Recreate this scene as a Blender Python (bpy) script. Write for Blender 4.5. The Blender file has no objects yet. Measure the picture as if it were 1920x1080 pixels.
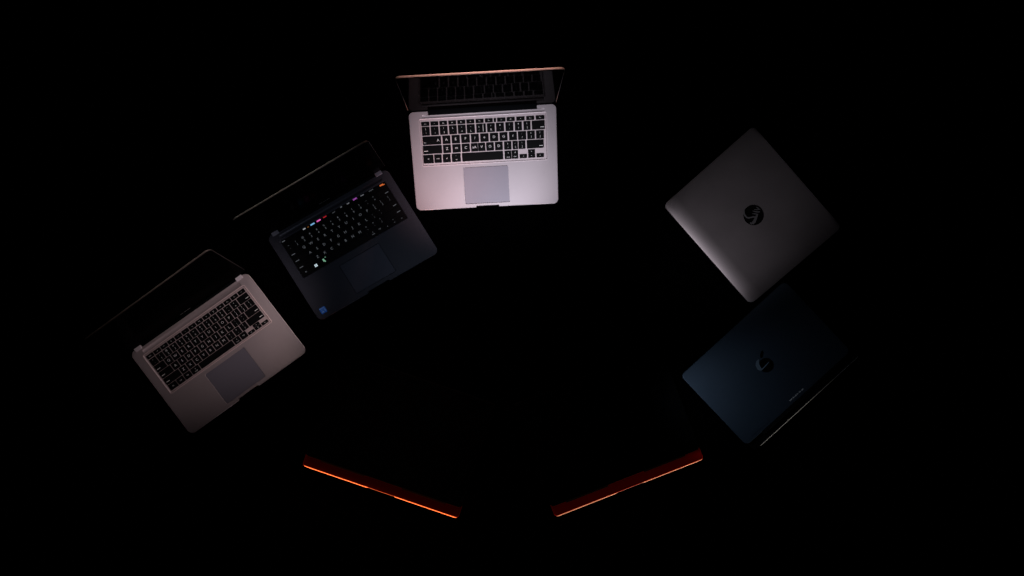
import bpy, bmesh, math, random
from mathutils import Vector, Matrix, Color

random.seed(7)
SC = bpy.context.scene
COL = SC.collection

# ------------------------------------------------------------------ camera
H = 1.85                    # camera height over the table
ZT = 0.014                  # height of an open laptop's deck
S = 855.0                   # photo pixels per metre at that height
F = S * (H - ZT)
cam_d = bpy.data.cameras.new('camera')
cam_d.sensor_width = 36.0
cam_d.lens = 36.0 * F / 1920.0
cam_d.clip_start = 0.05
cam_d.clip_end = 100.0
cam = bpy.data.objects.new('camera', cam_d)
cam.location = (0, 0, H)
COL.objects.link(cam)
SC.camera = cam

# ------------------------------------------------------------------ world: a dark studio
w = bpy.data.worlds.new('World')
SC.world = w
w.use_nodes = True
bg = w.node_tree.nodes['Background']
bg.inputs[0].default_value = (0.5, 0.5, 0.6, 1)
bg.inputs[1].default_value = 0.0

# ------------------------------------------------------------------ lamps
def aim(o, target):
    d = Vector(target) - o.location
    o.rotation_euler = d.to_track_quat('-Z', 'Y').to_euler()

def spot(name, loc, target, watts, color, cone, blend=1.0, radius=0.04):
    d = bpy.data.lights.new(name, 'SPOT')
    d.energy = watts; d.color = color
    d.spot_size = math.radians(cone); d.spot_blend = blend
    d.shadow_soft_size = radius
    o = bpy.data.objects.new(name, d); o.location = loc
    COL.objects.link(o); aim(o, target)
    return o

def area(name, loc, target, watts, color, sx, sy, spread=180):
    d = bpy.data.lights.new(name, 'AREA')
    d.shape = 'RECTANGLE'; d.size = sx; d.size_y = sy
    d.energy = watts; d.color = color
    d.spread = math.radians(spread)
    o = bpy.data.objects.new(name, d); o.location = loc
    COL.objects.link(o); aim(o, target)
    return o

def at(px, py, z=ZT):
    k = (H - z) / (H - ZT) / S
    return Vector(((px - 960) * k, (540 - py) * k, z))

# small lamps low over the middle of the ring, each snooted on one machine
spot('key_lamp', at(975, 570, 0.60), at(925, 295), 15.5, (0.96, 0.93, 1.06), 42, 1.0, 0.04)
spot('warm_lamp', at(795, 590, 0.40), at(815, 330), 4.3, (1.0, 0.52, 0.50), 36, 1.0, 0.04)
spot('west_lamp', at(640, 500, 0.45), at(415, 592), 4.5, (1.0, 0.83, 0.87), 49, 1.0, 0.04)
spot('slate_lamp', at(870, 530, 0.50), at(665, 440), 1.30, (0.84, 0.93, 1.12), 58, 1.0, 0.04)
spot('east_lamp', at(1150, 730, 0.32), at(1350, 440), 5.0, (1.0, 0.93, 1.02), 44, 1.0, 0.04)
spot('blue_lamp', at(1225, 775, 0.17), at(1360, 740), 0.85, (0.76, 0.86, 1.05), 80, 1.0, 0.03)
# warm strips behind the lids and behind the two red edged machines
area('back_strip', at(950, -420, 0.38), at(905, 130, 0.2), 0.22, (1.0, 0.52, 0.42), 0.25, 0.06, 30)
area('west_strip', at(250, 90, 0.33), at(420, 440, 0.19), 0.15, (1.0, 0.84, 0.76), 0.50, 0.06, 40)
area('amber_strip_west', at(650, 1120, 0.014), at(714, 922, 0.006), 0.115, (1.0, 0.17, 0.045), 0.42, 0.008, 12)
area('amber_strip_east', at(1262, 1120, 0.015), at(1182, 915, 0.006), 0.042, (1.0, 0.40, 0.22), 0.42, 0.008, 12)
area('rim_strip', at(1525, 905, 0.012), at(1480, 795, 0.008), 0.0048, (1.0, 0.98, 0.95), 0.16, 0.008, 40)

SC.view_settings.view_transform = 'Standard'
SC.view_settings.look = 'None'
SC.view_settings.exposure = 0.0
SC.view_settings.gamma = 1.0
SC.cycles.filter_width = 1.5      # the photo is a little soft
SC.view_settings.use_curve_mapping = False

# ------------------------------------------------------------------ materials
def mat(name, base, rough=0.5, metal=0.0, spec=0.5, grain=0.0, grain_scale=900.0, rvar=0.0,
        emit=None, strength=0.0, coat=0.0, ior=1.45):
    m = bpy.data.materials.new(name)
    m.use_nodes = True
    nt = m.node_tree
    p = nt.nodes['Principled BSDF']
    p.inputs['Base Color'].default_value = (*base, 1)
    p.inputs['Roughness'].default_value = rough
    p.inputs['Metallic'].default_value = metal
    p.inputs['Specular IOR Level'].default_value = spec
    p.inputs['IOR'].default_value = ior
    p.inputs['Coat Weight'].default_value = coat
    if emit:
        p.inputs['Emission Color'].default_value = (*emit, 1)
        p.inputs['Emission Strength'].default_value = strength
    if grain or rvar:
        tc = nt.nodes.new('ShaderNodeTexCoord')
        n = nt.nodes.new('ShaderNodeTexNoise')
        n.inputs['Scale'].default_value = grain_scale
        n.inputs['Detail'].default_value = 3
        nt.links.new(tc.outputs['Object'], n.inputs['Vector'])
        if grain:
            b = nt.nodes.new('ShaderNodeBump')
            b.inputs['Strength'].default_value = grain
            b.inputs['Distance'].default_value = 0.0003
            nt.links.new(n.outputs['Fac'], b.inputs['Height'])
            nt.links.new(b.outputs['Normal'], p.inputs['Normal'])
        if rvar:
            n2 = nt.nodes.new('ShaderNodeTexNoise')
            n2.inputs['Scale'].default_value = 14.0
            n2.inputs['Detail'].default_value = 5
            nt.links.new(tc.outputs['Object'], n2.inputs['Vector'])
            r = nt.nodes.new('ShaderNodeMapRange')
            r.inputs['From Min'].default_value = 0.3
            r.inputs['From Max'].default_value = 0.7
            r.inputs['To Min'].default_value = rough - rvar
            r.inputs['To Max'].default_value = rough + rvar
            nt.links.new(n2.outputs['Fac'], r.inputs['Value'])
            nt.links.new(r.outputs['Result'], p.inputs['Roughness'])
    return m

M = {
    'ground': mat('black_table', (0.0003, 0.0003, 0.00035), 1.0, 0, 0.0, rvar=0.0),
    'silver': mat('silver_aluminium', (0.60, 0.54, 0.555), 0.48, 0.55, 0.5, 0.05, 1400, 0.03),
    'rose': mat('rosy_aluminium', (0.50, 0.42, 0.42), 0.48, 0.55, 0.5, 0.05, 1400, 0.03),
    'tray_silver': mat('keyboard_tray', (0.68, 0.59, 0.60), 0.5, 0.3, 0.5),
    'tray_rose': mat('rosy_keyboard_tray', (0.54, 0.43, 0.42), 0.5, 0.3, 0.5),
    'rosy_edge_light': mat('rosy_edge_highlight', (0.85, 0.66, 0.63), 0.45, 0.4, 0.5),  # paler than the tray: light on the well walls put into the colour
    'silver_pad': mat('trackpad_glass', (0.37, 0.34, 0.385), 0.42, 0.35, 0.5, 0, 1, 0.02),
    'rose_pad': mat('grey_trackpad', (0.215, 0.20, 0.235), 0.42, 0.35, 0.5, 0, 1, 0.02),
    'navy': mat('dark_slate_metal', (0.038, 0.041, 0.054), 0.50, 0.4, 0.4, 0.05, 1400, 0.04),
    'navy_pad': mat('dark_trackpad', (0.060, 0.066, 0.090), 0.42, 0.4, 0.4, 0, 1, 0.03),
    'hinge_metal': mat('hinge_metal', (0.85, 0.76, 0.78), 0.45, 0.4),
    'hinge_dark_metal': mat('hinge_dark_metal', (0.34, 0.36, 0.44), 0.42, 0.6),
    'seam': mat('dark_seam', (0.05, 0.04, 0.05), 0.7),
    'key': mat('black_keycap', (0.0030, 0.0030, 0.0034), 0.55, 0, 0.12, 0.05, 3000),
    'legend': mat('white_legend', (0.75, 0.74, 0.72), 0.6),
    'hinge_black': mat('black_hinge_plastic', (0.003, 0.0034, 0.004), 0.8, 0, 0.01),
    'glass': mat('screen_glass', (0.0008, 0.0008, 0.0009), 0.06, 0, 0.005, ior=1.42),
    'glass_matte': mat('matte_screen', (0.0006, 0.0006, 0.0007), 0.2, 0, 0.004, ior=1.42),
    'lid_silver': mat('lid_aluminium', (0.55, 0.50, 0.49), 0.6, 0.4),
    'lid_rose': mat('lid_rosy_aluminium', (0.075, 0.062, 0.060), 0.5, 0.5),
    'lid_navy': mat('lid_slate', (0.06, 0.06, 0.06), 0.55, 0.5),
    'grey_lid': mat('space_grey_aluminium', (0.250, 0.230, 0.236), 0.52, 0.80, 0.5, 0.05, 1400, 0.03),
    'blue_lid': mat('blue_black_metal', (0.046, 0.068, 0.094), 0.48, 0.5, 0.4, 0.05, 1400, 0.03),
    'gloss_black': mat('gloss_black_inlay', (0.002, 0.002, 0.002), 0.3, 0, 0.2),
    'logo_grey': mat('logo_grey_metal', (0.13, 0.13, 0.135), 0.45, 0.5),
    'logo_blue': mat('logo_blue_metal', (0.20, 0.27, 0.34), 0.40, 0.5),
    'black_lid': mat('matte_black_lid', (0.0009, 0.0009, 0.0010), 0.6, 0, 0.01, 0.05, 2000),
    'red': mat('dark_red_deck', (0.120, 0.0009, 0.0009), 0.8, 0, 0.02),
    'red_bright': mat('wine_red_deck', (0.50, 0.0045, 0.0040), 0.7, 0, 0.02),
    'rim_metal': mat('polished_rim', (0.70, 0.64, 0.60), 0.75, 0.3),
    'dull_mark': mat('dull_grey_print', (0.55, 0.55, 0.55), 0.5),
    'faint_mark': mat('faint_grey_print', (0.09, 0.09, 0.09), 0.6),
    'rim_dull': mat('brushed_rim', (0.25, 0.24, 0.25), 0.75, 0.3),
    'sticker_blue': mat('blue_sticker', (0.02, 0.20, 0.85), 0.4, emit=(0.02, 0.12, 0.6), strength=0.0),
    'sticker_light': mat('sticker_print', (0.28, 0.50, 0.90), 0.4),
}
def glow(name, c, s):
    return mat(name, (0.02, 0.02, 0.02), 0.6, emit=c, strength=s)
M['glow_white'] = glow('backlit_white', (0.85, 0.9, 1.0), 0.34)
M['glow_dim'] = glow('backlit_dim', (0.8, 0.87, 0.97), 0.10)
M['glow_blue'] = glow('backlit_blue', (0.25, 0.60, 1.0), 0.75)
M['glow_pink'] = glow('backlit_pink', (1.0, 0.16, 0.62), 0.75)
M['glow_red'] = glow('backlit_red', (1.0, 0.03, 0.05), 0.30)
M['glow_purple'] = glow('backlit_purple', (0.75, 0.16, 0.9), 0.75)
M['glow_orange'] = glow('backlit_orange', (1.0, 0.20, 0.04), 0.6)
M['glow_amber'] = glow('backlit_amber', (1.0, 0.35, 0.05), 0.10)
M['glow_ice'] = glow('backlit_ice', (0.75, 0.92, 1.0), 0.75)
M['glow_green'] = glow('backlit_green', (0.45, 1.0, 0.65), 0.35)

# ------------------------------------------------------------------ mesh helpers
def rr(x0, x1, y0, y1, r, n=7):
    """counter-clockwise rounded rectangle"""
    r = max(min(r, (x1 - x0) / 2 - 1e-5, (y1 - y0) / 2 - 1e-5), 1e-5)
    pts = []
    for cx, cy, a0 in ((x1 - r, y1 - r, 0), (x0 + r, y1 - r, 90), (x0 + r, y0 + r, 180), (x1 - r, y0 + r, 270)):
        for i in range(n + 1):
            a = math.radians(a0 + 90 * i / n)
            pts.append((cx + r * math.cos(a), cy + r * math.sin(a)))
    return pts

def loft(bm, rings, mi=0):
    vs = [[bm.verts.new(p) for p in ring] for ring in rings]
    n = len(vs[0])
    for a, b in zip(vs, vs[1:]):
        for i in range(n):
            f = bm.faces.new((a[i], a[(i + 1) % n], b[(i + 1) % n], b[i]))
            f.smooth = True; f.material_index = mi
    f = bm.faces.new(vs[-1]); f.material_index = mi
    f = bm.faces.new(list(reversed(vs[0]))); f.material_index = mi

def slab(bm, x0, x1, y0, y1, r, z0, z1, bt=0.0006, bb=0.0, mi=0, n=7, k=3, taper=0.0):
    """rounded slab, top bevel bt, bottom bevel bb; taper pulls the bottom in"""
    prof = []
    if bb > 0:
        for i in range(k):
            a = math.radians(90 * i / k)
            prof.append((bb * (1 - math.sin(a)) + taper, z0 + bb * (1 - math.cos(a))))
    prof.append((taper, z0 + bb))
    for i in range(k + 1):
        a = math.radians(90 * i / k)
        prof.append((bt * (1 - math.cos(a)), z1 - bt + bt * math.sin(a)))
    rings = []
    for ins, z in prof:
        rings.append([(x, y, z) for x, y in rr(x0 + ins, x1 - ins, y0 + ins, y1 - ins, max(r - ins, 2e-4), n)])
    loft(bm, rings, mi)

def prism(bm, pts, z0, z1, mi=0):
    """extruded outline"""
    a = sum(p[0] * q[1] - q[0] * p[1] for p, q in zip(pts, pts[1:] + pts[:1]))
    if a < 0: pts = list(reversed(pts))
    lo = [bm.verts.new((x, y, z0)) for x, y in pts]
    hi = [bm.verts.new((x, y, z1)) for x, y in pts]
    n = len(pts)
    for i in range(n):
        f = bm.faces.new((lo[i], lo[(i + 1) % n], hi[(i + 1) % n], hi[i])); f.material_index = mi
    f = bm.faces.new(hi); f.material_index = mi
    f = bm.faces.new(list(reversed(lo))); f.material_index = mi

def stroke(bm, pts, widths, z0, z1, mi=0):
    """a flat brush stroke of varying width along pts"""
    L, R = [], []
    for i, (x, y) in enumerate(pts):
        a = Vector(pts[max(i - 1, 0)]); b = Vector(pts[min(i + 1, len(pts) - 1)])
        t = (b - a).normalized(); nx, ny = -t.y, t.x
        wd = widths[i] / 2
        L.append((x + nx * wd, y + ny * wd)); R.append((x - nx * wd, y - ny * wd))
    for i in range(len(pts) - 1):
        prism(bm, [L[i], L[i + 1], R[i + 1], R[i]], z0, z1, mi)

def bar(bm, x0, x1, y, z, ry, rz, mi=0, n=16):
    """a bar along x with an elliptical section and rounded ends"""
    rings = []
    for x, k in ((x0, 0.75), (x0 + 0.0008, 1), (x1 - 0.0008, 1), (x1, 0.75)):
        rings.append([(x, y + ry * k * math.cos(2 * math.pi * i / n), z + rz * k * math.sin(2 * math.pi * i / n)) for i in range(n)])
    loft(bm, rings, mi)

def rail(bm, x0, x1, prof, mi=0):
    """a moulding along x with a constant section (y, z), its last millimetres tapered"""
    cy, cz = sum(p[0] for p in prof) / len(prof), sum(p[1] for p in prof) / len(prof)
    y0 = min(p[0] for p in prof)
    rings = []
    for x, k in ((x0, .35), (x0 + .003, .85), (x0 + .007, 1), (x1 - .007, 1), (x1 - .003, .85), (x1, .35)):
        rings.append([(x, y0 + (y - y0) * k, cz + (z - cz) * k) for y, z in prof])
    loft(bm, rings, mi)
    for f in bm.faces: f.smooth = False

GLYPH = {}
def glyphs(txt):
    if txt not in GLYPH:
        cu = bpy.data.curves.new('lettering', 'FONT')
        cu.body = txt; cu.size = 1.0; cu.resolution_u = 2
        cu.align_x = 'CENTER'; cu.align_y = 'CENTER'
        ob = bpy.data.objects.new('lettering', cu); COL.objects.link(ob)
        bpy.context.view_layer.update()
        dg = bpy.context.evaluated_depsgraph_get()
        me = bpy.data.meshes.new_from_object(ob.evaluated_get(dg))
        vs = [v.co.copy() for v in me.vertices]; fs = [tuple(p.vertices) for p in me.polygons]
        if vs:
            cx = (min(v.x for v in vs) + max(v.x for v in vs)) / 2
            cy = (min(v.y for v in vs) + max(v.y for v in vs)) / 2
            vs = [(v.x - cx, v.y - cy) for v in vs]
        GLYPH[txt] = (vs, fs)
        bpy.data.objects.remove(ob); bpy.data.curves.remove(cu); bpy.data.meshes.remove(me)
    return GLYPH[txt]

def write(bm, txt, x, y, z, size, mi=1, sx=1.0):
    vs, fs = glyphs(txt)
    nv = [bm.verts.new((x + p[0] * size * sx, y + p[1] * size, z)) for p in vs]
    for f in fs:
        try:
            q = bm.faces.new([nv[i] for i in f]); q.material_index = mi
            q.normal_update()
            if q.normal.z < 0: q.normal_flip()
        except ValueError:
            pass

def dash(bm, x, y, z, wx, wy, mi=1):
    vs = [bm.verts.new((x + a * wx / 2, y + b * wy / 2, z)) for a, b in ((-1, -1), (1, -1), (1, 1), (-1, 1))]
    f = bm.faces.new(vs); f.material_index = mi

def carve(bm, cutters):
    me = bpy.data.meshes.new('carve'); bm.normal_update(); bm.to_mesh(me); bm.free()
    ob = bpy.data.objects.new('carve', me); COL.objects.link(ob)
    tmp = []
    for c in cutters:
        cm = bpy.data.meshes.new('cutter'); bmesh.ops.recalc_face_normals(c, faces=c.faces); c.to_mesh(cm); c.free()
        co = bpy.data.objects.new('cutter', cm); COL.objects.link(co); tmp.append(co)
        md = ob.modifiers.new('cut', 'BOOLEAN'); md.operation = 'DIFFERENCE'; md.object = co; md.solver = 'EXACT'
    bpy.context.view_layer.update()
    dg = bpy.context.evaluated_depsgraph_get()
    res = bpy.data.meshes.new_from_object(ob.evaluated_get(dg))
    out = bmesh.new(); out.from_mesh(res)
    for o in tmp + [ob]:
        d = o.data; bpy.data.objects.remove(o); bpy.data.meshes.remove(d)
    bpy.data.meshes.remove(res)
    return out

def make(name, bm, mats, parent=None, warp=None):
    if warp:
        for v in bm.verts: v.co = warp(v.co)
    bm.normal_update()
    me = bpy.data.meshes.new(name); bm.to_mesh(me); bm.free()
    for m in (mats if isinstance(mats, (list, tuple)) else [mats]): me.materials.append(m)
    o = bpy.data.objects.new(name, me); COL.objects.link(o)
    if parent: o.parent = parent
    return o

def thing(name, label, cat, loc, rz, group=None):
    o = bpy.data.objects.new(name, None); COL.objects.link(o)
    o.empty_display_size = 0.05
    o.location = loc; o.rotation_euler = (0, 0, rz)
    o['label'] = label; o['category'] = cat
    if group: o['group'] = group
    return o

class Frame:
    """local coordinates of a laptop: x right, y towards its hinge, true outline from its four deck corners"""
    def __init__(self, BL, BR, FR, FL, z=ZT):            # back left, back right, front right, front left
        P = [at(*p, z=z).xy for p in (BL, BR, FR, FL)]
        self.c = sum(P, Vector((0, 0))) / 4
        d = (P[1] - P[0]) + (P[2] - P[3]); self.a = math.atan2(d.y, d.x)
        R = Matrix.Rotation(-self.a, 2)
        self.q = [R @ (p - self.c) for p in P]
        self.W = ((P[1] - P[0]).length + (P[2] - P[3]).length) / 2
        self.D = ((P[0] - P[3]).length + (P[1] - P[2]).length) / 2
        self.R = R
    def warp(self, co):
        u = co[0] / self.W + 0.5; t = co[1] / self.D + 0.5
        bl, br, fr, fl = self.q
        p = (1 - u) * (1 - t) * fl + u * (1 - t) * fr + u * t * br + (1 - u) * t * bl
        return Vector((p.x, p.y, co[2]))
    def inv(self, px, py, z=ZT):
        """table point under a photo point, in unwarped local coordinates"""
        g = self.R @ (at(px, py, z).xy - self.c)
        x, y = g.x, g.y
        for _ in range(30):
            p = self.warp((x, y, 0)); x += g.x - p.x; y += g.y - p.y
        return x, y
    def loc(self): return (self.c.x, self.c.y, 0)

# ------------------------------------------------------------------ setting
bm = bmesh.new()
for v in ((-4, -4, 0), (4, -4, 0), (4, 4, 0), (-4, 4, 0)): bm.verts.new(v)
bm.faces.new(bm.verts)
g = make('ground', bm, M['ground'])
g['kind'] = 'structure'

# ------------------------------------------------------------------ keyboards
# one row per tuple: v0, v1 (0 at the hinge side), then keys (x0, x1, legend spec)
def legend(bm, spec, x0, x1, y0, y1, z):
    cx, cy, wx, wy = (x0 + x1) / 2, (y0 + y1) / 2, x1 - x0, y1 - y0
    for s in spec:
        kind, txt = s[0], s[1]
        if kind == 'c': write(bm, txt, cx, cy + 0.0004, z, 0.0080, 1)
        elif kind == 's': write(bm, txt, cx, cy, z, 0.0046, 1, 1.2)
        elif kind == '2':
            write(bm, txt[0], cx - 0.0002, cy + wy * 0.23, z, 0.0056, 1)
            write(bm, txt[1], cx + 0.0004, cy - wy * 0.22, z, 0.0062, 1)
        elif kind == 'bl': write(bm, txt, x0 + 0.0052, y0 + 0.0048, z, 0.0052, 1, 1.2)
        elif kind == 'tr': write(bm, txt, x1 - 0.0065, cy, z, 0.0080, 1)
        elif kind == 'dl': dash(bm, x0 + 0.0065, y0 + 0.0062, z, 0.0088, 0.0013)
        elif kind == 'dr': dash(bm, x1 - 0.0060, y0 + 0.0050, z, 0.0078, 0.0013)
        elif kind == 'b': write(bm, txt, cx, y0 + 0.0042, z, 0.0040, 1)

N_ = lambda *t: [('2', x) for x in t]
TOP_ROWS = [
    (.052, .137, [(.0084, .072, 's', '=-'), (.082, .143, 's', '-'), (.153, .214, 's', 'A:'), (.224, .286, 's', 'A.'),
                  (.296, .359, 's', 'R.'), (.368, .431, 's', '='), (.441, .505, 's', '=-'), (.516, .578, 's', '>-'),
                  (.586, .604, '', ''), (.613, .679, 's', '/-'), (.689, .753, 's', 'C'), (.766, .832, 's', '^'),
                  (.845, .908, 's', '>-'), (.921, .990, 's', '=-')]),
    (.160, .350, [(.009, .071, '2', '|;'), (.081, .143, '2', ':i'), (.153, .215, '2', 'l3'), (.226, .288, '2', 'L.'),
                  (.297, .359, '2', '"o'), (.368, .432, '2', '-L'), (.444, .520, 'w', '1;|'), (.530, .592, '2', 'iR'),
                  (.602, .665, '2', '8:'), (.677, .740, '2', 'l:'), (.752, .808, '2', '9?'), (.821, .877, '2', '1|'),
                  (.888, .991, 'dr', '')]),
    (.375, .555, [(.009, .156, 'T', 'A'), (.168, .231, 'c', 'A'), (.242, .307, 'c', 'E'), (.318, .387, 'c', 'F'),
                  (.397, .460, 'c', '?'), (.471, .538, 'c', 'e'), (.549, .615, 'c', 'D'), (.626, .690, 'c', 'G'),
                  (.702, .765, 'c', 'f'), (.774, .839, '2', ':?'), (.848, .909, '2', '1|'), (.919, .982, '2', '?|')]),
    (.577, .755, [(.006, .158, 'dl', ''), (.168, .231, 'c', 'Z'), (.243, .309, 'c', 'm'), (.319, .383, 'c', 'C'),
                  (.393, .447, 'c', 'aA'), (.450, .507, 'c', 'V'), (.515, .576, 'c', 'O'), (.586, .648, 'c', 'D'),
                  (.659, .718, '2', '1;'), (.727, .770, '2', "'|"), (.775, .831, '2', ':|'), (.842, .978, 'dr', '')]),
    (.780, .960, [(.004, .085, 'c', '*'), (.092, .151, 's', 'no'), (.161, .223, 's', 'al'), (.233, .305, '2', ':='),
                  (.316, .648, '', ''), (.660, .714, 'B', 'c'), (.717, .769, 'B', 'p'), (.781, .840, 'lo', '*'),
                  (.850, .906, 'up', '*'), (.850, .906, 'lo', '*'), (.918, .977, 'lo', '*')]),
]

def std_rows(fn_legends=True):
    rows = []
    def row(v0, v1, widths, legs, gap=0.0085):
        tot = sum(widths); x = 0; ks = []
        for wd, lg in zip(widths, legs):
            a = 0.008 + (x / tot) * 0.984; b = 0.008 + ((x + wd) / tot) * 0.984
            ks.append((a + gap / 2, b - gap / 2, lg[0], lg[1])); x += wd
        rows.append((v0, v1, ks))
    fl = [('s', t) for t in ('esc', '-=', '=:', 'o', '.-', '-', '=', '>|', '>', '||', '-o', '=-', 'c-', '--')]
    if not fn_legends: fl = [('', '')] * 14
    row(.030, .120, [1] * 14, fl)
    row(.138, .303, [1] * 13 + [1.6], [('2', a + b) for a, b in zip('~!@#$%^&*()_+', '`1234567890-=')] + [('dr', '')])
    row(.314, .476, [1.5] + [1] * 12 + [1.1], [('dl', '')] + [('c', t) for t in 'QWERTYUIOP'] + [('2', '{['), ('2', '}]'), ('2', '|/')])
    row(.487, .649, [1.8] + [1] * 11 + [1.8], [('dl', '')] + [('c', t) for t in 'ASDFGHJKL'] + [('2', ':;'), ('2', '"\''), ('dr', '')])
    row(.660, .822, [2.3] + [1] * 10 + [2.3], [('dl', '')] + [('c', t) for t in 'ZXCVBNM'] + [('2', '<,'), ('2', '>.'), ('2', '?/'), ('dr', '')])
    u = 0.984 / 14.6
    x0 = 0.008; ks = []
    for wd, k, t in ((1.2, 's', 'fn'), (1.05, 's', 'ctl'), (1.05, 's', 'op'), (1.25, 'B', 'c'), (5.05, '', ''), (1.0, 'B', 'c'), (1.0, 's', 'op'),
                     (1.0, 'lo', '<'), (1.0, 'up', '^'), (0, 'lo', 'v'), (1.0, 'lo', '>')):
        if wd == 0:
            a, b = ks[-1][0], ks[-1][1]
            ks.append((a, b, k, t)); continue
        ks.append((x0 + 0.004, x0 + wd * u - 0.004, k, t)); x0 += wd * u
    rows.append((.833, .972, ks))
    return rows

def keyboard(root, fr, well, rows, tray_mat, legend_mat, extra=None, key_r=0.0013):
    """tray plate in the deck's well with one mesh per key; extra: legends at photo points"""
    x0, x1, y0, y1 = well
    bm = bmesh.new()
    slab(bm, x0 + 0.0014, x1 - 0.0014, y0 + 0.0014, y1 - 0.0014, 0.002, ZT - 0.0024, ZT - 0.00125, 0.0001)
    kb = make('keyboard', bm, tray_mat, root, fr.warp)
    if tray_mat is not M['key']:
        bm = bmesh.new(); slab(bm, x0 - .0019, x1 + .0019, y0 - .0019, y1 + .0019, 0.0042, ZT - 0.0006, ZT + 0.0005, 0.0004)
        c = bmesh.new(); slab(c, x0 - .0002, x1 + .0002, y0 - .0002, y1 + .0002, 0.003, ZT - 0.004, ZT + 0.004, 0.0001)
        make('keyboard_rim', carve(bm, [c]), M['rosy_edge_light'] if tray_mat is M['tray_rose'] else tray_mat, kb, fr.warp)  # rosy ring coloured brighter to stand in for the lit well wall
    a0, a1, b0, b1 = x0 + 0.0012, x1 - 0.0012, y0 + 0.0012, y1 - 0.0012
    W, Hh = a1 - a0, b1 - b0
    marks = []
    for e in (extra or []):
        marks.append((*fr.inv(*e[0]), e[1:]))
    cells = []
    for v0, v1, ks in rows:
        for kx0, kx1, kind, txt in ks:
            X0, X1 = a0 + kx0 * W - 0.0002, a0 + kx1 * W + 0.0002
            Y1, Y0 = b1 - v0 * Hh + 0.0002, b1 - v1 * Hh - 0.0002
            mid = (Y0 + Y1) / 2
            if kind == 'up': Y0 = mid + 0.00015
            if kind == 'lo': Y1 = mid - 0.00015
            cells.append((X0, X1, Y0, Y1, kind, txt))
    own = {}
    for mx, my, e in marks:
        best = min(range(len(cells)), key=lambda i: max(cells[i][0] - mx, mx - cells[i][1], 0) + max(cells[i][2] - my, my - cells[i][3], 0))
        own.setdefault(best, []).append((mx, my, e))
    for i, (X0, X1, Y0, Y1, kind, txt) in enumerate(cells):
        bm = bmesh.new()
        zt = ZT + 0.0002 + random.uniform(-0.00006, 0.00006)
        slab(bm, X0, X1, Y0, Y1, key_r, ZT - 0.0012, zt, 0.00035, n=4, k=2)
        zl = zt + 0.00005
        mats = [M['key'], legend_mat]
        if i in own:
            for mx, my, (kind2, m, wx, wy) in own[i]:
                mats.append(M[m]); mi = len(mats) - 1
                if kind2 == 'dash':
                    dash(bm, mx, my, zl, wx, wy, mi)
                elif kind2 == 'word':
                    write(bm, 'mwn', mx, my, zl, wy * 1.7, mi, wx / (wy * 1.7) / 2.2)
                elif kind2 == 'pane':
                    for sx in (-1, 1):
                        for sy in (-1, 1):
                            dash(bm, mx + sx * wx * .27, my + sy * wy * .27, zl, wx * .46, wy * .46, mi)
                elif kind2 == 'blob':
                    dash(bm, mx, my, zl, wx, wy, mi); dash(bm, mx + wx * .5, my - wy * .5, zl, wx * .6, wy * .5, mi)
        elif kind == 'T':
            legend(bm, [('tr', txt), ('bl', 'o-')], X0, X1, Y0, Y1, zl)
        elif kind == 'B':
            legend(bm, [('b', 'cmd' if txt == 'c' else 'opt')], X0, X1, Y0, Y1, zl)
            write(bm, txt, (X0 + X1) / 2 + 0.001, Y1 - 0.005, zl, 0.005)
        elif kind == 'w':
            write(bm, '1', X0 + 0.006, (Y0 + Y1) / 2 + 0.003, zl, 0.006); write(bm, ':', X0 + 0.006, Y0 + 0.005, zl, 0.006)
            dash(bm, X1 - 0.0062, (Y0 + Y1) / 2, zl, 0.0009, (Y1 - Y0) * 0.8)
        elif kind in ('up', 'lo'):
            write(bm, txt, (X0 + X1) / 2, (Y0 + Y1) / 2, zl, 0.0052)
        elif kind:
            legend(bm, [(kind, txt)], X0, X1, Y0, Y1, zl)
        make('key', bm, mats, kb, fr.warp)
    return kb

# ------------------------------------------------------------------ open laptops
def rect_of(fr, pts):
    q = [fr.inv(*p) for p in pts]       # TL, TR, BR, BL
    return ((q[0][0] + q[3][0]) / 2, (q[1][0] + q[2][0]) / 2, (q[2][1] + q[3][1]) / 2, (q[0][1] + q[1][1]) / 2)

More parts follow.
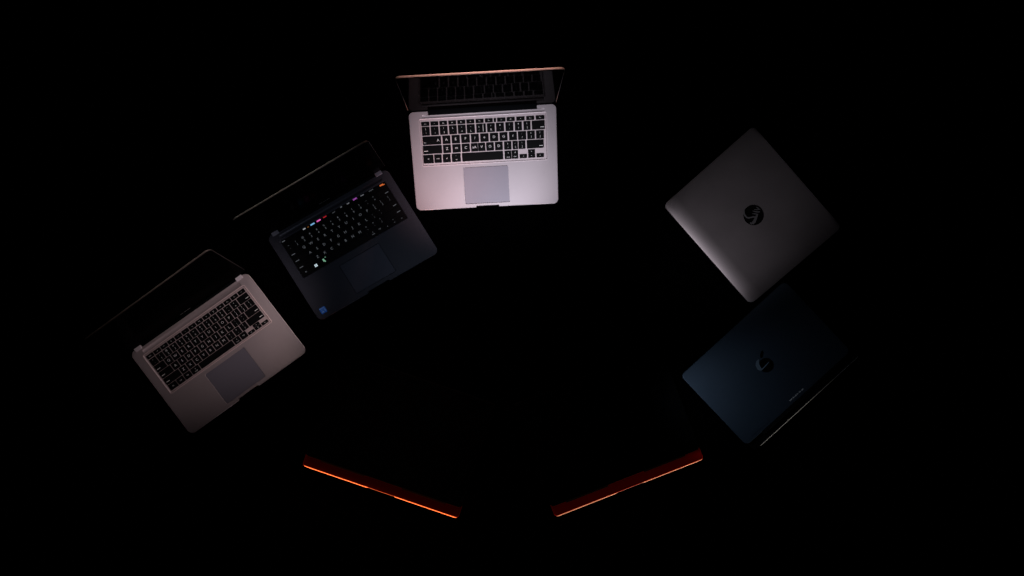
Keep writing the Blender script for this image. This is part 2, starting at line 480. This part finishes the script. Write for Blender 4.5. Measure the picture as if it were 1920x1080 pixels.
def open_laptop(name, label, corners, well_px, pad_px, notch_px, lid_px, mats, rows, legend_mat,
                style, lid_len=0.19, lean_z=0.189, extra=None, radius=0.011, group=None):
    fr = Frame(*corners)
    W, D = fr.W, fr.D
    root = thing(name, label, 'laptop', fr.loc(), fr.a, group)
    well = rect_of(fr, well_px); pad = rect_of(fr, pad_px)
    n0, n1 = fr.inv(*notch_px[0])[0], fr.inv(*notch_px[1])[0]
    # deck: one solid carved for keyboard, trackpad, hinge and thumb notch
    bm = bmesh.new()
    slab(bm, -W / 2, W / 2, -D / 2, D / 2, radius, 0.0, ZT, 0.0009, 0.003, n=10, taper=0.003)
    cut = []
    c = bmesh.new()                      # keyboard well with sloped walls
    x0, x1, y0, y1 = well
    loft(c, [[(x, y, ZT - 0.0026) for x, y in rr(x0 + .0013, x1 - .0013, y0 + .0013, y1 - .0013, .002)],
             [(x, y, ZT - 0.0014) for x, y in rr(x0 + .0012, x1 - .0012, y0 + .0012, y1 - .0012, .002)],
             [(x, y, ZT + 0.0003) for x, y in rr(x0 - .0004, x1 + .0004, y0 - .0004, y1 + .0004, .003)]]); cut.append(c)
    c = bmesh.new(); slab(c, *pad, 0.003, ZT - 0.0045, ZT + 0.002, 0.0001); cut.append(c)
    c = bmesh.new(); slab(c, n0, n1, -D / 2 - 0.01, -D / 2 + 0.0042, 0.0018, -0.01, ZT + 0.002, 0.0001); cut.append(c)
    if style == 'bar':                   # long black hinge barrel set in the back edge
        c = bmesh.new(); slab(c, -W * .37, W * .37, D / 2 - 0.0085, D / 2 + 0.02, 0.0006, -0.01, ZT + 0.01, 0.0001); cut.append(c)
    else:
        c = bmesh.new(); slab(c, -W * .405, W * .405, D / 2 - 0.0036, D / 2 + 0.02, 0.0006, -0.01, ZT + 0.01, 0.0001); cut.append(c)
    c = bmesh.new()                      # shallow trough between hinge and keys
    ty = (well[3] + D / 2) / 2 - 0.003
    bar(c, well[0] + 0.006, well[1] - 0.003, ty, ZT + 0.0006, 0.0045, 0.0022); cut.append(c)
    bm = carve(bm, cut)
    make('base', bm, mats['body'], root, fr.warp)
    # trackpad with its seam
    bm = bmesh.new()
    slab(bm, pad[0] + .0011, pad[1] - .0011, pad[2] + .0011, pad[3] - .0011, 0.0024, ZT - 0.0011, ZT - 0.0002, 0.0002)
    make('trackpad', bm, mats['pad'], root, fr.warp)
    keyboard(root, fr, well, rows, mats['tray'], legend_mat, extra)
    # hinge
    zh = ZT - 0.003
    if style == 'bar':
        bm = bmesh.new(); bar(bm, -W * .367, W * .367, D / 2 + 0.0005, zh + 0.002, 0.0088, 0.0066)
        make('hinge', bm, M['hinge_black'], root, fr.warp)
    else:
        for sgn in (-1, 1):
            bm = bmesh.new()
            xc = sgn * W * .430
            slab(bm, xc - W * .026, xc + W * .026, D / 2 - 0.0062, D / 2 + 0.0058, 0.0008, ZT - 0.006, ZT + 0.0022, 0.0006)
            make('hinge', bm, mats['hinge'], root, fr.warp)
        bm = bmesh.new(); bar(bm, -W * .395, W * .395, D / 2 + 0.002, ZT - 0.004, 0.0050, 0.0045)
        make('hinge_cover', bm, M['hinge_black'], root, fr.warp)
    # lid: stands in its own plane from hinge line to the two measured top corners
    inv = Matrix.Rotation(-fr.a, 3, 'Z')
    org = Vector(fr.loc())
    tl, tr = (inv @ (at(*p, z=ZT + lean_z) - org) for p in lid_px)
    hy = 0.0040
    bl, br_ = fr.warp((-W / 2, D / 2 + hy, ZT - 0.001)), fr.warp((W / 2, D / 2 + hy, ZT - 0.001))
    LW = W; LH = ((tl + tr) / 2 - (bl + br_) / 2).length
    nrm = (br_ - bl).cross(tl - bl).normalized()        # faces the keyboard
    if nrm.y > 0: nrm = -nrm
    def lwarp(co):
        u = co[0] / LW + 0.5; t = co[1] / LH
        p = (1 - u) * (1 - t) * bl + u * (1 - t) * br_ + u * t * tr + (1 - u) * t * tl
        return p + nrm * (co[2])
    th = 0.0052 if style == 'bar' else 0.0042
    bm = bmesh.new()
    slab(bm, -LW / 2, LW / 2, 0.0, LH, radius * 0.9, -th / 2, th / 2, 0.0011, 0.0011, n=10)
    lid = make('lid', bm, mats['lid'], root, lwarp)
    bm = bmesh.new()
    e = 0.0011 if style == 'bar' else 0.0006
    slab(bm, -LW / 2 + e, LW / 2 - e, e, LH - e, radius * 0.75, th / 2 - 0.0004, th / 2 + 0.0003, 0.0002, n=10)
    make('screen', bm, mats['glass'], lid, lwarp)
    bm = bmesh.new()
    for k in range(20):
        a = 2 * math.pi * k / 20
        bm.verts.new((0.0016 * math.cos(a), LH - 0.0085 + 0.0016 * math.sin(a), th / 2 + 0.0005))
    bm.faces.new(bm.verts)
    make('webcam', bm, M['gloss_black'], lid, lwarp)
    if style != 'bar':
        bm = bmesh.new()
        for k, (a, b) in enumerate(((-.014, -.006), (-.004, .003), (.005, .013))):
            slab(bm, a, b, 0.011, 0.0135, 0.0004, th / 2 + 0.0002, th / 2 + 0.0006, 0.0001, n=2, k=1)
        make('emblem', bm, M['faint_mark'], lid, lwarp)
    return root, fr

L1 = open_laptop(
    'open_laptop', 'brightly lit silver open laptop with black keys and a long black hinge barrel', 
    ((765.6, 210.8), (1042.7, 194.5), (1047.1, 381.2), (781.3, 394.8)),
    ((785.2, 222.4), (1023.7, 212), (1026.7, 298), (794, 311.5)),
    ((868, 314), (952.7, 309.5), (957.6, 378.5), (872.6, 383)),
    ((893, 388), (936, 386)), ((740, 145), (1059.5, 127.5)),
    dict(body=M['silver'], pad=M['silver_pad'], tray=M['tray_silver'], lid=M['lid_silver'], glass=M['glass'], hinge=M['hinge_metal']),
    TOP_ROWS, M['legend'], 'bar', radius=0.0105, group='open laptops')

L2_EXTRA = [
    ((570.4, 429.2), 'dash', 'glow_white', .0062, .0026), ((577.6, 425.6), 'dash', 'glow_amber', .0036, .0026),
    ((586.0, 420.2), 'dash', 'glow_blue', .0100, .0028), ((597.4, 413.6), 'dash', 'glow_pink', .0096, .0030),
    ((608.9, 406.6), 'dash', 'glow_red', .0084, .0026), ((625.8, 398.3), 'word', 'glow_dim', .0080, .0026),
    ((639.6, 388.2), 'dash', 'glow_dim', .0040, .0024), ((652.6, 381.6), 'word', 'glow_white', .0064, .0028),
    ((665.5, 373.2), 'word', 'glow_purple', .0110, .0046), ((679.0, 366.3), 'word', 'glow_white', .0086, .0024),
    ((695.6, 357.0), 'word', 'glow_dim', .0120, .0030), ((715.2, 347.0), 'blob', 'glow_orange', .0086, .0030),
    ((592.6, 497.7), 'pane', 'glow_ice', .0062, .0058), ((607.0, 487.8), 'blob', 'glow_green', .0036, .0066),
    ((609.7, 482.2), 'dash', 'glow_green', .0018, .0018),
    ((531.5, 452.5), 'dash', 'glow_dim', .0076, .0016),
]
L2, F2 = open_laptop(
    'open_laptop', 'dark slate open laptop with coloured backlit function keys and a small blue sticker',
    ((499.5, 445.1), (724.7, 315.3), (823.9, 472.6), (599.5, 603.1)),
    ((524.5, 452.2), (723.3, 336.8), (763, 410), (567.8, 523.3)),
    ((635.3, 498.6), (710.3, 455.3), (742, 507.4), (669.1, 552.1)),
    ((691, 549.6), (731, 526.8)), ((434, 413), (689.5, 262)),
    dict(body=M['navy'], pad=M['navy_pad'], tray=M['key'], lid=M['lid_navy'], glass=M['glass_matte'], hinge=M['hinge_dark_metal']),
    std_rows(False), M['glow_dim'], 'tabs', extra=L2_EXTRA, radius=0.013, group='open laptops')
# sticker on the palm rest
sx, sy = F2.inv(606, 581.5)
bm = bmesh.new()
slab(bm, sx - .0068, sx + .0068, sy - .0068, sy + .0068, 0.0008, ZT + 0.0001, ZT + 0.0004, 0.0001, n=3, k=1)
dash(bm, sx - .0005, sy + .0048, ZT + 0.0006, .0110, .0018)
dash(bm, sx - .0022, sy + .0012, ZT + 0.0006, .0052, .0010)
dash(bm, sx - .0022, sy - .0032, ZT + 0.0006, .0050, .0030)
dash(bm, sx + .0040, sy - .0006, ZT + 0.0006, .0026, .0074)
make('sticker', bm, [M['sticker_blue'], M['sticker_light']], L2, F2.warp)

L3 = open_laptop(
    'open_laptop', 'dim rosy grey open laptop with black keys and short metal hinge tabs',
    ((242.8, 663.3), (462.8, 509.5), (576.8, 658.4), (357.9, 816.4)),
    ((268.5, 669), (456.8, 533.8), (508.9, 604.9), (320.2, 735.8)),
    ((383.6, 699.2), (459.6, 651.3), (499, 707), (423.3, 759)),
    ((446, 748.5), (485, 722.8)), ((154, 640), (393, 466)),
    dict(body=M['rose'], pad=M['rose_pad'], tray=M['tray_rose'], lid=M['lid_rose'], glass=M['glass_matte'], hinge=M['hinge_metal']),
    std_rows(), M['legend'], 'tabs', radius=0.013, group='open laptops')

# ------------------------------------------------------------------ closed laptops
# grey one: hinge away from the middle, front edge rolled and catching the light
ZL = 0.0165
FG = Frame((1413, 235), (1579, 425.8), (1408, 570.7), (1244.3, 384.3), z=ZL)
L4 = thing('closed_laptop', 'closed grey laptop with a round black emblem and one bright rolled edge', 'laptop', FG.loc(), FG.a, 'closed laptops')
def rolled_lid(fr, z0, z1, radius, roll, drop):
    """lid whose front roll is a real curve: stacked cross strips cut from the rounded outline"""
    W, D = fr.W, fr.D
    bm = bmesh.new()
    def top(y):
        d = (y + D / 2) / roll
        return z1 - (drop * (1 - d) ** 2 if d < 1 else 0)
    def half(y):
        r = radius
        for s in (-1, 1):
            t = s * y - (D / 2 - r)
            if t > 0: return W / 2 - r + math.sqrt(max(r * r - t * t, 0))
        return W / 2
    ys = []
    for i in range(13): ys.append(-D / 2 + radius * (1 - math.cos(math.pi / 2 * i / 12)))
    for i in range(1, 15): ys.append(-D / 2 + radius + (roll - radius) * i / 14)
    for i in range(1, 6): ys.append(-D / 2 + roll + (D - roll - radius) * i / 5)
    for i in range(1, 13): ys.append(D / 2 - radius + radius * math.sin(math.pi / 2 * i / 12))
    e = 0.0010
    rows = []
    for y in ys:
        h = max(half(y), 0.0005)
        ed = 0.0007 * (1 - min((D / 2 - abs(y)) / e, 1)) ** 2
        z = top(y) - ed
        b = min(z0, z - 0.0006)
        prof = [(-h, b), (-h, z - 0.0008), (-h + 0.0003, z - 0.0003), (-h + 0.001, z)]
        prof += [(-h + 0.001 + (2 * h - 0.002) * k / 8, z) for k in range(1, 8)] if h > .0015 else [(0, z)] * 7
        prof += [(h - 0.001, z), (h - 0.0003, z - 0.0003), (h, z - 0.0008), (h, b)]
        rows.append([bm.verts.new((x, y, zz)) for x, zz in prof])
    n = len(rows[0])
    for a, b in zip(rows, rows[1:]):
        for i in range(n - 1):
            f = bm.faces.new((a[i], a[i + 1], b[i + 1], b[i])); f.smooth = True
        f = bm.faces.new((a[n - 1], a[0], b[0], b[n - 1]))
    bm.faces.new(rows[0]); bm.faces.new(list(reversed(rows[-1])))
    bmesh.ops.recalc_face_normals(bm, faces=bm.faces)
    return bm
bm = bmesh.new()
slab(bm, -FG.W / 2 + .001, FG.W / 2 - .001, -FG.D / 2 + .002, FG.D / 2 - .001, 0.012, 0, 0.0066, 0.0008, 0.003, n=10, taper=0.003)
make('base', bm, M['grey_lid'], L4, FG.warp)
lid4 = make('lid', rolled_lid(FG, 0.0074, ZL, 0.012, 0.034, 0.0070), M['grey_lid'], L4, FG.warp)

def photo_frame(fr, cx, cy, z):
    """maps offsets in photo pixels from (cx, cy) to local coordinates"""
    def f(dx, dy): return fr.inv(cx + dx, cy + dy, z)
    return f

def emblem_points(f, pts): return [f(*p) for p in pts]
# round emblem: black disc crossed by grey swooshes
pf = photo_frame(FG, 1412.9, 403.2, ZL)
k = 55 / 1080.0
def q4(pts): return [pf((x - 545) * k, (y - 550) * k) for x, y in pts]
bm = bmesh.new()
prism(bm, [pf(19.2 * math.cos(a), 19.2 * math.sin(a)) for a in (2 * math.pi * i / 48 for i in range(48))], ZL - 0.0003, ZL + 0.0002)
emb = make('emblem', bm, M['gloss_black'], lid4, FG.warp)
bm = bmesh.new()
z0, z1 = ZL + 0.00025, ZL + 0.0005
px2m = 1 / S
stroke(bm, q4([(205, 350), (195, 430), (200, 510), (235, 580), (290, 635), (360, 655), (440, 640), (520, 620), (600, 625), (650, 650)]),
       [w_ * k * px2m for w_ in (18, 40, 56, 60, 58, 56, 50, 54, 58, 20)], z0, z1)
stroke(bm, q4([(690, 500), (660, 590), (620, 680), (570, 790), (500, 870)]), [w_ * k * px2m for w_ in (60, 70, 90, 110, 90)], z0 + .00005, z1 + .00005)
stroke(bm, q4([(410, 835), (455, 850), (500, 870)]), [w_ * k * px2m for w_ in (30, 60, 80)], z0 + .0001, z1 + .0001)
for p, wd in (([(560, 345), (660, 350), (790, 345)], (10, 34, 20)), ([(500, 395), (600, 420), (700, 440), (780, 430)], (10, 44, 50, 20)),
              ([(490, 500), (580, 505), (690, 520)], (14, 36, 40)), ([(640, 245), (690, 290), (760, 325)], (10, 40, 14))):
    stroke(bm, q4(p), [w_ * k * px2m for w_ in wd], z0 + .00015, z1 + .00015)
make('emblem_stroke', bm, M['logo_grey'], emb, FG.warp)

# blue-black one: deck sticks out behind the hinge with a thin bright rim
FB = Frame((1595.5, 658), (1400.4, 835.5), (1276.4, 704.5), (1471.7, 526.7), z=ZL)
L5 = thing('closed_laptop', 'closed blue-black laptop with a crescent emblem and a thin bright rear rim', 'laptop', FB.loc(), FB.a, 'closed laptops')
W, D = FB.W, FB.D
def deck_extent(fr, pts): return [fr.inv(*p) for p in pts]
r0 = FB.inv(1425, 837, 0.010); r1 = FB.inv(1610, 668, 0.010)
yb = (r0[1] + r1[1]) / 2
bm = bmesh.new()
slab(bm, r1[0], max(r0[0], W / 2 - .004), -D / 2 + .002, yb, 0.008, 0, 0.0092, 0.0012, 0.003, n=10, taper=0.003)
make('base', bm, M['hinge_black'], L5, FB.warp)
bm = bmesh.new(); rail(bm, r1[0], r0[0], [(yb - .0006, .0058), (yb + .0018, .0058), (yb + .0018, .0066), (yb + .0002, .0088), (yb - .0006, .0090)])
make('rim', bm, M['rim_metal'], L5, FB.warp)
bm = bmesh.new(); bar(bm, -W * .42, W * .36, D / 2 + 0.0035, 0.0120, 0.0055, 0.0045)
make('hinge', bm, M['hinge_black'], L5, FB.warp)
bm = bmesh.new(); slab(bm, -W / 2, W / 2, -D / 2, D / 2, 0.011, 0.0100, ZL, 0.0010, 0.0004, n=10)
lid5 = make('lid', bm, M['blue_lid'], L5, FB.warp)
pf5 = photo_frame(FB, 1400, 640, ZL)
k5 = 130 / 1080.0
def q5(pts): return [pf5(x * k5, y * k5) for x, y in pts]
bm = bmesh.new()
prism(bm, q5([(305 + 118 * math.cos(a), 372 + 112 * math.sin(a)) for a in (2 * math.pi * i / 40 for i in range(40))]), ZL - .0002, ZL + .0002)
prism(bm, q5([(215, 260), (208, 215), (222, 165), (250, 140), (262, 175), (255, 225), (238, 262)]), ZL - .0002, ZL + .0002)
emb = make('emblem', bm, M['gloss_black'], lid5, FB.warp)
bm = bmesh.new()
stroke(bm, q5([(190, 285), (168, 320), (168, 370), (190, 415), (225, 445)]), [w_ * k5 / S for w_ in (14, 44, 60, 62, 40)], ZL + .0003, ZL + .0006)
stroke(bm, q5([(225, 448), (275, 400), (320, 350), (350, 318)]), [w_ * k5 / S for w_ in (22, 18, 13, 6)], ZL + .0004, ZL + .0007)
make('emblem_stroke', bm, M['logo_blue'], emb, FB.warp)
# broken lettering along the hinge edge
bm = bmesh.new()
for x, y, wl in ((678, 920, 20), (700, 900, 22), (732, 872, 24), (766, 842, 24), (792, 820, 16), (828, 785, 26), (868, 750, 26)):
    stroke(bm, q5([(x - wl * .5, y + wl * .45), (x + wl * .5, y - wl * .45)]), [20 * k5 / S, 16 * k5 / S], ZL + .0002, ZL + .0004)
make('lettering', bm, M['dull_mark'], lid5, FB.warp)
# pale hinge tab beside the near corner
bm = bmesh.new()
stroke(bm, [FB.inv(1406, 815, ZL), FB.inv(1440, 786, ZL)], [0.010, 0.010], ZL + .0002, ZL + .0007)
make('hinge_tab', bm, M['blue_lid'], lid5, FB.warp)

# ------------------------------------------------------------------ two black laptops with a dark red rear deck
def red_laptop(name, label, inner, depth_px, rim_w, gaps, m_red=None):
    (ax, ay), (bx, by) = inner                    # lid's hinge edge in the photo, left to right
    d = Vector((bx - ax, by - ay)).normalized()
    nin = Vector((d.y, -d.x))                     # towards the middle of the ring
    if nin.dot(Vector((960 - ax, 540 - ay))) < 0: nin = -nin
    f = lambda p, t: (p[0] + nin.x * t, p[1] + nin.y * t)
    z = 0.0085
    fr = Frame(f((bx, by), -21), f((ax, ay), -21), f((ax, ay), depth_px), f((bx, by), depth_px), z=z)
    W, D = fr.W, fr.D
    strip = 21 / S
    root = thing(name, label, 'laptop', fr.loc(), fr.a, 'black laptops with red rear decks')
    bm = bmesh.new()
    slab(bm, -W / 2, W / 2, -D / 2 + .002, D / 2, 0.007, 0.0, z, 0.0010, 0.003, n=10, taper=0.002)
    make('base', bm, m_red or M['red'], root, fr.warp)
    bm = bmesh.new()                              # polished rim let into the rear edge, cut back in the middle
    xs = [(0, -W * gaps[1]), (-W * gaps[1], -W * gaps[0]), (-W * gaps[0], 0)]
    for x0, x1, wd in ((-W / 2 + .0035, xs[0][1], rim_w), (xs[1][0] - .002, xs[1][1] + .002, rim_w * .62), (xs[2][0], W / 2 - .0035, rim_w)):
        rail(bm, x0, x1, [(D / 2 - .0006, z - .0044), (D / 2 + wd, z - .0044), (D / 2 + wd, z - .0038), (D / 2 + wd * .7, z - .0022), (D / 2 + .0002, z - .0006), (D / 2 - .0006, z - .0004)], 1 if wd < rim_w else 0)
    make('rim', bm, [M['rim_metal'], M['rim_dull']], root, fr.warp)
    bm = bmesh.new()
    slab(bm, -W / 2, W / 2, -D / 2, D / 2 - strip, 0.009, z + 0.001, z + 0.0085, 0.0014, 0.0004, n=10)
    lid = make('lid', bm, M['black_lid'], root, fr.warp)
    for x0, x1 in ((-W * .40, -W * .12), (W * .12, W * .40)):
        bm = bmesh.new(); bar(bm, x0, x1, D / 2 - strip + 0.0012, z + 0.0030, 0.0026, 0.0036)
        make('hinge', bm, M['hinge_black'], root, fr.warp)
    return root, fr

red_laptop('closed_laptop', 'black closed laptop with a dark red rear deck and a vivid glowing orange rim', ((573.3, 851.9), (866, 951.9)), 205, 0.0027, (-.075, .085))
red_laptop('closed_laptop', 'black closed laptop with a dark red rear deck and a thinner pale brown rim', ((1033, 949.8), (1312, 840.4)), 205, 0.0024, (-.075, .085), M['red_bright'])
